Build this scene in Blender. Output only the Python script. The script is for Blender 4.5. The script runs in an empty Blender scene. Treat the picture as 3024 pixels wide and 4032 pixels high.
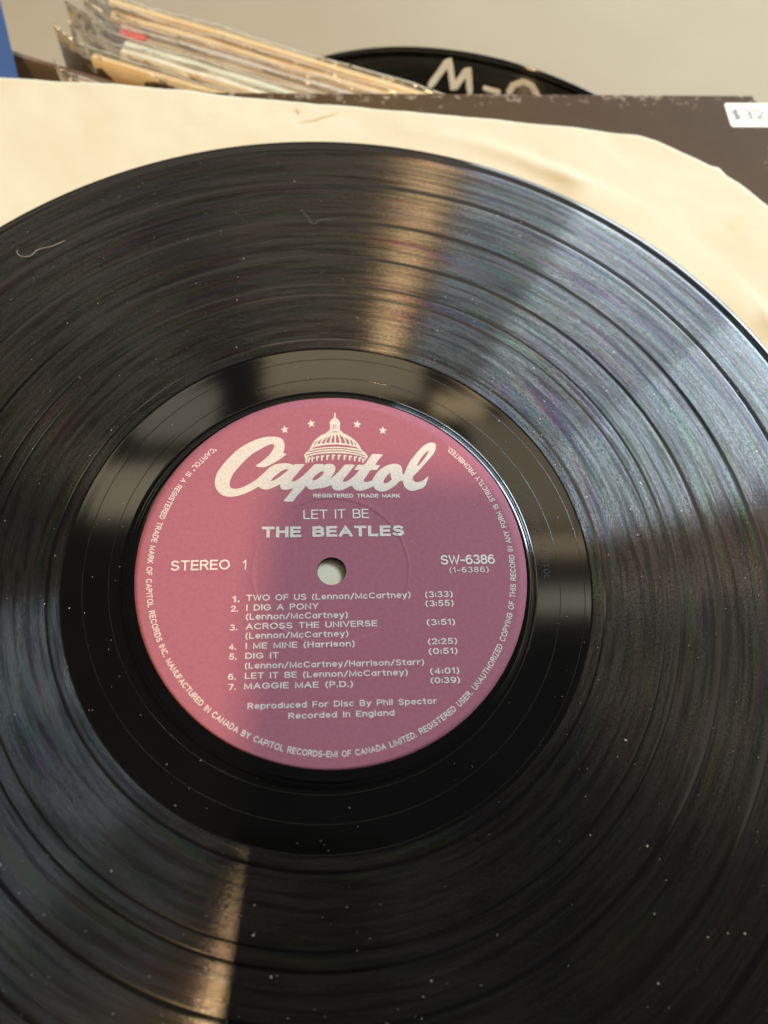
import bpy, bmesh, math, random
from mathutils import Vector, Matrix, noise
R = math.radians
MM = 0.001
scene = bpy.context.scene
COL = scene.collection
random.seed(11)

# ---------------------------------------------------------------- camera
cam_data = bpy.data.cameras.new('camera')
cam = bpy.data.objects.new('camera', cam_data); COL.objects.link(cam)
CAM_AX = Matrix(((0.99794042, -0.00411256, -0.06401569), (-0.02116236, 0.92096692, -0.38906565), (0.06055639, 0.38961906, 0.91898309)))
CAM_LOC = Vector((0.0, -0.06844, 0.20113))
cam.matrix_world = Matrix.Translation(CAM_LOC) @ CAM_AX.to_4x4()
cam_data.sensor_fit = 'VERTICAL'; cam_data.sensor_height = 36.0; cam_data.lens = 28.571
cam_data.clip_start = 0.004; cam_data.clip_end = 60
cam_data.dof.use_dof = True; cam_data.dof.focus_distance = 0.216; cam_data.dof.aperture_fstop = 7.8
scene.camera = cam

# ---------------------------------------------------------------- surroundings and lamps
world = bpy.data.worlds.new('World'); scene.world = world; world.use_nodes = True
bg = world.node_tree.nodes['Background']; bg.inputs[0].default_value = (0.95, 0.93, 0.90, 1); bg.inputs[1].default_value = 0.06

def lamp_at(name, kind, loc, target, power, color, **kw):
    d = bpy.data.lights.new(name, kind); o = bpy.data.objects.new(name, d); COL.objects.link(o)
    o.location = loc; o.rotation_euler = (Vector(target) - Vector(loc)).to_track_quat('-Z', 'Y').to_euler()
    d.energy = power; d.color = color
    for k, v in kw.items(): setattr(d, k, v)
    return o
# warm spotlight behind the photographer's left shoulder
lamp_at('spotlight', 'POINT', (-0.290, -0.745, 1.90), (0, 0, 0), 146, (1.0, 0.64, 0.30), shadow_soft_size=0.062)
# daylight through the shop window, to the right and beyond
for wx, wy, pw, ww in ((0.66, 1.92, 8, 0.40), (1.055, 1.595, 29, 0.62), (1.51, 1.175, 46, 0.62)):
    lamp_at('window_light', 'AREA', (wx, wy, 1.24), (0, 0.05, 0), pw, (0.74, 0.89, 1.0), shape='RECTANGLE', size=ww, size_y=0.52)
# lamp panels added overhead for warm reflections in the vinyl: x range, y range, height, brightness, colour
for x0, x1, y0, y1, h, lum, colr in ((-0.54, -0.33, 0.635, 0.765, 1.5, 3.2, (1.0, 0.88, 0.58)), (-0.46, -0.27, 0.83, 0.98, 1.5, 2.0, (1.0, 0.90, 0.70)),
        (-0.165, 0.22, 0.95, 1.12, 1.5, 3.0, (1.0, 0.80, 0.50)), (0.24, 0.37, 0.90, 0.965, 1.5, 5.5, (1.0, 0.75, 0.42)), (0.33, 0.62, 0.62, 0.90, 1.5, 1.9, (1.0, 0.84, 0.54)),
        (0.42, 0.66, 0.548, 0.598, 1.5, 3.6, (1.0, 0.78, 0.48)), (0.42, 0.66, 0.415, 0.468, 1.5, 3.0, (1.0, 0.93, 0.72)), (-1.3, 1.1, 1.18, 2.1, 1.6, 0.9, (1.0, 0.88, 0.68)),
        (0.70, 1.7, -0.05, 0.85, 1.55, 0.95, (1.0, 0.88, 0.68)), (1.15, 1.45, 0.45, 0.75, 1.3, 5.0, (1.0, 0.76, 0.46))):
    lamp_at('reflection_panel', 'AREA', ((x0 + x1) / 2, (y0 + y1) / 2, h), ((x0 + x1) / 2, (y0 + y1) / 2 + 0.0001, 0), lum * math.pi * (x1 - x0) * (y1 - y0), colr, shape='RECTANGLE', size=x1 - x0, size_y=y1 - y0)
vs = scene.view_settings
vs.view_transform = 'Standard'; vs.look = 'None'; vs.exposure = 0.0; vs.gamma = 1.0; vs.use_curve_mapping = False

# ---------------------------------------------------------------- helpers
def obj(name, me, mat=None, parent=None, smooth=False):
    if isinstance(me, bmesh.types.BMesh):
        m = bpy.data.meshes.new(name); me.to_mesh(m); me.free(); me = m
    if mat is not None:
        me.materials.clear(); me.materials.append(mat)
    if smooth:
        for p in me.polygons: p.use_smooth = True
    o = bpy.data.objects.new(name, me); COL.objects.link(o)
    if parent is not None: o.parent = parent
    return o
def tag(o, label, cat, group=None):
    o['label'] = label; o['category'] = cat
    if group: o['group'] = group
    return o
def thing(name, label, cat, loc=(0, 0, 0), group=None):
    o = bpy.data.objects.new(name, None); COL.objects.link(o); o.location = loc; o.empty_display_size = 0.02
    return tag(o, label, cat, group)
def mesh(name, verts, faces):
    m = bpy.data.meshes.new(name); m.from_pydata(verts, [], faces); m.update(); return m
def nz(x, y=0.0, z=0.0): return noise.noise(Vector((x, y, z)))

class NT:
    def __init__(self, name):
        self.m = bpy.data.materials.new(name); self.m.use_nodes = True
        self.t = self.m.node_tree; self.b = self.t.nodes['Principled BSDF']; self.out = self.t.nodes['Material Output']
    def n(self, kind, ins=None, **kw):
        nd = self.t.nodes.new('ShaderNode' + kind)
        for k, v in kw.items(): setattr(nd, k, v)
        for k, v in (ins or {}).items(): self.set(nd.inputs[k], v)
        return nd
    def set(self, sock, v):
        if isinstance(v, bpy.types.NodeSocket): self.t.links.new(v, sock)
        else: sock.default_value = v
    def math(self, op, a, b=None, c=None, clamp=False):
        nd = self.t.nodes.new('ShaderNodeMath'); nd.operation = op; nd.use_clamp = clamp
        for i, v in enumerate((a, b, c)):
            if v is not None: self.set(nd.inputs[i], v)
        return nd.outputs[0]
    def mix(self, f, a, b):
        nd = self.t.nodes.new('ShaderNodeMix'); nd.data_type = 'RGBA'; nd.clamp_factor = True
        self.set(nd.inputs[0], f); self.set(nd.inputs[6], a); self.set(nd.inputs[7], b); return nd.outputs[2]
    def mixf(self, f, a, b):
        nd = self.t.nodes.new('ShaderNodeMix'); nd.data_type = 'FLOAT'
        self.set(nd.inputs[0], f); self.set(nd.inputs[2], a); self.set(nd.inputs[3], b); return nd.outputs[0]
    def ramp(self, f, stops):
        nd = self.t.nodes.new('ShaderNodeValToRGB'); cr = nd.color_ramp
        while len(cr.elements) < len(stops): cr.elements.new(0.5)
        for e, (p, c) in zip(cr.elements, stops): e.position = p; e.color = c if len(c) == 4 else (*c, 1)
        self.set(nd.inputs[0], f); return nd.outputs[0]
    def noise(self, vec, scale, detail=2, rough=0.5, dim='3D'):
        nd = self.t.nodes.new('ShaderNodeTexNoise'); nd.noise_dimensions = dim
        if dim == '1D': self.set(nd.inputs['W'], vec)
        else: self.set(nd.inputs['Vector'], vec)
        nd.inputs['Scale'].default_value = scale; nd.inputs['Detail'].default_value = detail; nd.inputs['Roughness'].default_value = rough
        return nd.outputs[0]
    def p(self, **kw):
        for k, v in kw.items(): self.set(self.b.inputs[k.replace('_', ' ')], v)
        return self
    def bump(self, h, dist, strength=1.0):
        nd = self.t.nodes.new('ShaderNodeBump'); self.set(nd.inputs['Height'], h)
        nd.inputs['Distance'].default_value = dist; self.set(nd.inputs['Strength'], strength)
        self.t.links.new(nd.outputs[0], self.b.inputs['Normal'])

def rgb(r, g, b): return (r, g, b, 1)

# ---------------------------------------------------------------- materials
def vinyl_material(name, dusty=1.0):
    k = NT(name); co = k.n('TexCoord').outputs['Object']
    sep = k.n('SeparateXYZ', {0: co}); x, y = sep.outputs[0], sep.outputs[1]
    r = k.math('SQRT', k.math('ADD', k.math('MULTIPLY', x, x), k.math('MULTIPLY', y, y)))
    th = k.math('ARCTAN2', y, x)
    g = k.n('Attribute', attribute_name='groove').outputs['Fac']
    pol = k.n('CombineXYZ', {0: k.math('MULTIPLY', r, 1800.0), 1: k.math('MULTIPLY', th, 26.0), 2: 0.0}).outputs[0]
    pol2 = k.n('CombineXYZ', {0: k.math('MULTIPLY', r, 3200.0), 1: k.math('MULTIPLY', k.math('MULTIPLY', th, r), 900.0), 2: 0.0}).outputs[0]
    broad = k.noise(r, 260.0, 3, 0.6, '1D')
    fine = k.noise(r, 1500.0, 2, 0.7, '1D')
    arcs = k.noise(pol, 1.0, 3, 0.6)
    grain = k.noise(pol2, 1.0, 2, 0.7)
    haze = k.noise(co, 28.0, 3, 0.55)
    # tone of the tracks: loud and quiet passages; faint diffraction glints, sheen breaks and sparkle painted into the gloss colour
    bands = k.noise(r, 900.0, 4, 0.75, '1D')
    ph = k.math('ADD', k.math('MULTIPLY', k.noise(r, 110.0, 2, 0.6, '1D'), 3.2), k.math('MULTIPLY', th, 1.6))
    hue = k.math('FRACT', k.math('ADD', ph, k.math('MULTIPLY', arcs, 0.3)))
    pv = k.n('CombineXYZ', {0: k.math('MULTIPLY', r, 160.0), 1: k.math('MULTIPLY', th, 2.2), 2: 0.0}).outputs[0]
    patch = k.ramp(k.noise(pv, 1.0, 3, 0.6), [(0.50, (0.04, 0.04, 0.04)), (0.72, (0.36, 0.36, 0.36))])
    pv2 = k.n('CombineXYZ', {0: k.math('MULTIPLY', r, 620.0), 1: k.math('MULTIPLY', th, 3.6), 2: 3.0}).outputs[0]
    brk = k.ramp(k.noise(pv2, 1.0, 3, 0.6), [(0.34, (0.42, 0.42, 0.42)), (0.58, (1, 1, 1))])
    val = k.math('ADD', -0.20, k.math('ADD', k.math('MULTIPLY', bands, 0.75), k.math('ADD', k.math('MULTIPLY', arcs, 0.55), k.math('MULTIPLY', grain, 0.75))), clamp=True)
    spark = k.ramp(k.noise(co, 2300.0, 1, 0.5), [(0.30, (0.40, 0.40, 0.40)), (0.62, (1, 1, 1))])
    val = k.math('MULTIPLY', k.math('MULTIPLY', k.math('MULTIPLY', val, brk), spark), 1.3, clamp=True)
    cs = k.n('CombineColor', {0: hue, 1: patch, 2: val}, mode='HSV').outputs[0]
    h = k.math('ADD', k.math('MULTIPLY', fine, 0.5), k.math('ADD', k.math('MULTIPLY', grain, 0.8), k.math('MULTIPLY', arcs, 0.5)))
    hh = k.math('ADD', k.math('MULTIPLY', h, k.math('MAXIMUM', g, 0.02)), k.math('MULTIPLY', broad, 0.15))
    bnode = k.n('Bump', {'Height': hh, 'Distance': 0.00005, 'Strength': 0.42}).outputs[0]
    base = k.mix(k.math('MULTIPLY', haze, 0.6 * dusty), rgb(0.0015, 0.0015, 0.0015), rgb(0.005, 0.0047, 0.004))
    k.p(Base_Color=base, IOR=1.52, Roughness=k.math('ADD', 0.055, k.math('ADD', k.math('MULTIPLY', haze, 0.05), k.math('MULTIPLY', g, 0.12))), Normal=bnode)
    tg = k.n('Tangent', direction_type='RADIAL', axis='Z').outputs[0]
    lob = [k.n('BsdfAnisotropic', {'Color': cs, 'Roughness': k.math('ADD', rg, k.math('MULTIPLY', broad, 0.03)), 'Anisotropy': an, 'Rotation': 0.0, 'Normal': bnode, 'Tangent': tg}).outputs[0] for rg, an in ((0.185, 0.80), (0.255, 0.865))]
    gl = k.n('MixShader', {0: 0.38, 1: lob[0], 2: lob[1]}).outputs[0]
    df = k.n('BsdfDiffuse', {'Color': base}).outputs[0]
    fr = k.n('Fresnel', {'IOR': 1.6}).outputs[0]
    gs = k.n('MixShader', {0: k.math('MULTIPLY', fr, GROOVE_GAIN), 1: df, 2: gl}).outputs[0]
    gm = k.n('MixShader', {0: k.math('MULTIPLY', g, 0.88), 1: k.b.outputs[0], 2: gs}).outputs[0]
    k.t.links.new(gm, k.out.inputs['Surface'])
    return k.m
GROOVE_GAIN = 2.15
VINYL = vinyl_material('vinyl')
k = NT('label_paper'); co = k.n('TexCoord').outputs['Object']
a = k.noise(co, 900.0, 3, 0.65); b = k.noise(co, 2600.0, 2, 0.6); c = k.noise(co, 30.0, 3)
col = k.mix(k.ramp(a, [(0.3, (0, 0, 0)), (0.72, (1, 1, 1))]), rgb(0.288, 0.097, 0.130), rgb(0.338, 0.121, 0.157))
col = k.mix(k.math('MULTIPLY', c, 0.25), col, rgb(0.36, 0.112, 0.172))
col = k.mix(k.ramp(b, [(0.66, (0, 0, 0)), (0.78, (0.5, 0.5, 0.5))]), col, rgb(0.48, 0.21, 0.24))
k.p(Base_Color=col, Roughness=0.66, Specular_IOR_Level=0.145); k.bump(a, 0.00003, 0.5); LABEL = k.m
k = NT('silver_print'); co = k.n('TexCoord').outputs['Object']
a = k.noise(co, 2600.0, 2, 0.7)
k.p(Base_Color=k.mix(k.ramp(a, [(0.35, (0, 0, 0)), (0.7, (1, 1, 1))]), rgb(0.52, 0.47, 0.42), rgb(0.70, 0.64, 0.58)), Metallic=0.15, Roughness=0.5); PRINT = k.m
k = NT('fine_print'); k.p(Base_Color=rgb(0.68, 0.60, 0.55), Roughness=0.55); FINE = k.m
k = NT('sleeve_paper'); co = k.n('TexCoord').outputs['Object']
a = k.noise(co, 18.0, 4, 0.6); b = k.noise(co, 700.0, 3, 0.6)
col = k.mix(k.ramp(a, [(0.35, (0, 0, 0)), (0.75, (1, 1, 1))]), rgb(0.605, 0.580, 0.455), rgb(0.575, 0.53, 0.395))
st_ = k.ramp(k.noise(co, 55.0, 5, 0.7), [(0.56, (0, 0, 0)), (0.74, (0.4, 0.4, 0.4))])
col = k.mix(st_, col, rgb(0.56, 0.45, 0.28))
k.p(Base_Color=k.mix(k.math('MULTIPLY', b, 0.2), col, rgb(0.58, 0.46, 0.29)), Roughness=0.8, Specular_IOR_Level=0.2); k.bump(b, 0.00004, 0.4); PAPER = k.m
k = NT('crease_paper'); k.p(Base_Color=rgb(0.50, 0.38, 0.20), Roughness=0.85); CREASE = k.m
# printed dark brown album board, scuffed white along its edges
k = NT('album_board'); co = k.n('TexCoord').outputs['Object']; sep = k.n('SeparateXYZ', {0: co})
d = k.math('SUBTRACT', 0.1575, k.math('MAXIMUM', k.math('ABSOLUTE', sep.outputs[0]), k.math('ABSOLUTE', sep.outputs[1])))
a = k.noise(co, 60.0, 5, 0.65); b = k.noise(co, 330.0, 4, 0.6); c = k.noise(co, 9.0, 3)
near = k.math('SUBTRACT', 1.0, k.math('MULTIPLY', d, 85.0), clamp=True)
sc = k.math('ADD', k.math('MULTIPLY', b, 0.75), k.math('ADD', k.math('MULTIPLY', near, 0.22), k.math('MULTIPLY', a, 0.18)))
wear = k.ramp(sc, [(0.66, (0, 0, 0)), (0.76, (1, 1, 1))])
rim = k.ramp(k.math('ADD', k.math('MULTIPLY', d, 900.0), k.math('MULTIPLY', a, 0.8)), [(0.45, (1, 1, 1)), (0.75, (0, 0, 0))])
base = k.mix(k.ramp(c, [(0.35, (0, 0, 0)), (0.65, (1, 1, 1))]), rgb(0.046, 0.024, 0.009), rgb(0.070, 0.042, 0.015))
base = k.mix(k.math('MULTIPLY', b, 0.35), base, rgb(0.10, 0.062, 0.022))
col = k.mix(k.math('MULTIPLY', wear, 0.55), base, rgb(0.42, 0.36, 0.29)); col = k.mix(k.math('MULTIPLY', rim, 0.35), col, rgb(0.4, 0.33, 0.25))
k.p(Base_Color=col, Roughness=0.66, Specular_IOR_Level=0.14); k.bump(b, 0.00008, 0.5); ALBUM = k.m
def flat(name, c1, rough=0.6, c2=None, scale=80.0, **kw):
    k = NT(name)
    if c2 is not None:
        a = k.noise(k.n('TexCoord').outputs['Object'], scale, 4, 0.6)
        c1 = k.mix(k.ramp(a, [(0.35, (0, 0, 0)), (0.65, (1, 1, 1))]), c1, c2); k.bump(a, 0.0002, 0.3)
    k.p(Base_Color=c1, Roughness=rough, **kw); return k.m
TABLE = flat('painted_board', rgb(0.350, 0.294, 0.200), 0.75, rgb(0.330, 0.270, 0.178), 5.0)
WHITE_STICKER = flat('sticker_paper', rgb(0.80, 0.74, 0.66), 0.5, rgb(0.76, 0.70, 0.62), 400.0)
INK = flat('pen_ink', rgb(0.20, 0.18, 0.17), 0.6)
PAINT = flat('white_paint_pen', rgb(0.92, 0.92, 0.88), 0.45, rgb(0.85, 0.85, 0.81), 300.0)
DUST = flat('dust', rgb(0.62, 0.60, 0.55), 0.9)
PHONE = flat('phone_back', rgb(0.035, 0.036, 0.04), 0.3); LENS = flat('phone_lens', rgb(0.004, 0.004, 0.005), 0.08)
# clear polythene of the outer sleeves
k = NT('polythene'); k.t.nodes.remove(k.b)
co = k.n('TexCoord').outputs['Object']
bn = k.n('Bump', {'Height': k.noise(co, 75.0, 3, 0.6), 'Distance': 0.003, 'Strength': 0.7}).outputs[0]
tr = k.n('BsdfTransparent', {0: rgb(0.96, 0.96, 0.94)}).outputs[0]
gl = k.n('BsdfGlossy', {'Color': rgb(1, 1, 1), 'Roughness': 0.17, 'Normal': bn}).outputs[0]
df = k.n('BsdfDiffuse', {'Color': rgb(0.62, 0.61, 0.56), 'Normal': bn}).outputs[0]
m1 = k.n('MixShader', {0: 0.11, 1: tr, 2: df}).outputs[0]
fr = k.n('Fresnel', {'IOR': 1.5, 'Normal': bn}).outputs[0]
m2 = k.n('MixShader', {0: k.math('ADD', 0.09, k.math('MULTIPLY', fr, 0.9), clamp=True), 1: m1, 2: gl}).outputs[0]
k.t.links.new(m2, k.out.inputs['Surface']); FILM = k.m

# ---------------------------------------------------------------- the setting
TABLE_Z = -0.3105
bm = bmesh.new()
bmesh.ops.create_grid(bm, x_segments=24, y_segments=24, size=3.0)
for v in bm.verts: v.co.z = TABLE_Z
tab = obj('tabletop', bm, TABLE); tab['kind'] = 'structure'
tab['label'] = 'plain beige surface behind and below the records'

# ---------------------------------------------------------------- lathe for records
GAPS = [(132.3, 0.75), (116.7, 0.5), (102.4, 0.5), (91.6, 0.28), (87.8, 0.22), (71.9, 0.3)]
def disc_mesh(name, seg=480):
    prof = []                                             # (radius mm, height mm, groove)
    def P(r, z, g): prof.append((r, z, g))
    P(3.72, -1.35, 0); P(3.68, -0.3, 0); P(3.8, -0.08, 0); P(4.2, -0.06, 0); P(20, -0.06, 0); P(51.2, -0.06, 0); P(51.5, -0.05, 0)
    P(51.75, 0.02, 0); P(52.1, 0.05, 0); P(52.45, 0.02, 0); P(52.65, -0.10, 0); P(52.85, -0.13, 0); P(53.05, -0.10, 0); P(53.4, -0.11, 0)
    r = 53.4
    while r < 67.8: P(r, -0.115 + 0.004 * nz(r * 0.4, 3), 0); r += 0.9
    P(68.2, -0.115, 0); P(68.55, -0.11, 0.05); P(68.75, -0.07, 0.3); P(68.95, -0.06, 1)
    r = 69.1
    while r < 146.3:
        g, z = 1.0, -0.06 + 0.006 * nz(r * 0.9, 1) + 0.003 * nz(r * 3.1, 2)
        for gr, hw in GAPS:
            d = abs(r - gr)
            if d < hw + 0.25:
                t = min(1, max(0, (hw + 0.25 - d) / 0.25)); g = 1 - 0.93 * t; z -= 0.012 * t
        P(r, z, g); r += 0.25 if any(abs(r - gr) < hw + 0.6 for gr, hw in GAPS) else 0.6
    P(146.5, -0.07, 0.6); P(146.8, -0.09, 0.12); P(147.5, -0.085, 0.08); P(148.0, -0.03, 0.1); P(148.5, 0.02, 0.05); P(149.2, 0.03, 0.05); P(149.8, 0.0, 0.05)
    P(150.2, -0.10, 0); P(150.42, -0.30, 0); P(150.5, -0.6, 0); P(150.45, -0.85, 0); P(150.2, -1.12, 0); P(149.6, -1.3, 0); P(149.0, -1.36, 0); P(80, -1.36, 0); P(3.72, -1.36, 0)
    vs_, fs, att = [], [], []
    n = len(prof)
    for s in range(seg):
        a = 2 * math.pi * s / seg; ca, sa = math.cos(a) * MM, math.sin(a) * MM
        for r, z, g in prof: vs_.append((r * ca, r * sa, z * MM)); att.append(g)
    for s in range(seg):
        b0, b1 = s * n, ((s + 1) % seg) * n
        for i in range(n - 1): fs.append((b0 + i, b1 + i, b1 + i + 1, b0 + i + 1))
    fs = [tuple(reversed(f)) for f in fs]
    m = mesh(name, vs_, fs)
    at = m.attributes.new('groove', 'FLOAT', 'POINT'); at.data.foreach_set('value', att)
    return m
rec = thing('vinyl_record', 'large black record with a mauve centre label, lying on its cream paper sleeve', 'record')
disc = obj('disc', disc_mesh('disc'), VINYL, rec, True)

# run-out spiral between the last track and the label
vv, ff = [], []
N = 900; th0 = -0.31 * 2 * math.pi; turns = 2.36
for i in range(N + 1):
    t = th0 + turns * 2 * math.pi * i / N; rr = 66.6 - 6.5 * t / (2 * math.pi)
    for dr, dz in ((-0.10, -0.118), (-0.04, -0.085), (0.04, -0.085), (0.10, -0.118)):
        vv.append(((rr + dr) * math.cos(t) * MM, (rr + dr) * math.sin(t) * MM, dz * MM))
    if i:
        for j in range(3): ff.append((4 * i - 4 + j, 4 * i - 3 + j, 4 * i + 1 + j, 4 * i + j))
obj('run_out_groove', mesh('run_out_groove', vv, ff), VINYL, disc, True)

LC = (0.536, 1.2); RL = 50.86
def label_z(x, y):
    r = math.hypot(x + 0.1, y - 0.5)
    t = max(0.0, min(1.0, (20.15 - r) / 0.5)); t = t * t * (3 - 2 * t)
    z = 0.03 - 0.06 * t + 0.06 * math.exp(-((r - 20.35) / 0.22) ** 2)
    z += 0.012 * nz(x * 0.09, y * 0.09, 4)
    rh = math.hypot(x, y)
    if rh < 9: z += 0.05 * nz(x * 0.8, y * 0.8, 7) * max(0, 1 - abs(rh - 5.2) / 2.6)
    return z
vv, ff = [], []; seg = 360
radii = [3.78, 4.3, 5, 6, 7, 8.5, 10.5, 13, 16, 18.5, 19.4, 19.7, 19.95, 20.15, 20.35, 20.55, 20.8, 21.2, 23, 26, 30, 34, 38, 42, 45, 47.5, 49.0]
for s in range(seg):
    a = 2 * math.pi * s / seg; ca, sa = math.cos(a), math.sin(a)
    bq = ca * LC[0] + sa * LC[1]; cq = LC[0] ** 2 + LC[1] ** 2 - RL ** 2; ro = bq + math.sqrt(bq * bq - cq) + 0.07 * nz(s * 0.9, 9)
    for r_ in radii: vv.append((r_ * ca * MM, r_ * sa * MM, label_z(r_ * ca, r_ * sa) * MM))
    vv.append((ro * ca * MM, ro * sa * MM, label_z(ro * ca, ro * sa) * MM)); vv.append((ro * ca * MM, ro * sa * MM, -0.08 * MM))
n = len(radii) + 2
for s in range(seg):
    b0, b1 = s * n, ((s + 1) % seg) * n
    for i in range(n - 1): ff.append((b0 + i, b0 + i + 1, b1 + i + 1, b1 + i))
label = obj('label', mesh('label', vv, ff), LABEL, rec, True)

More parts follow.
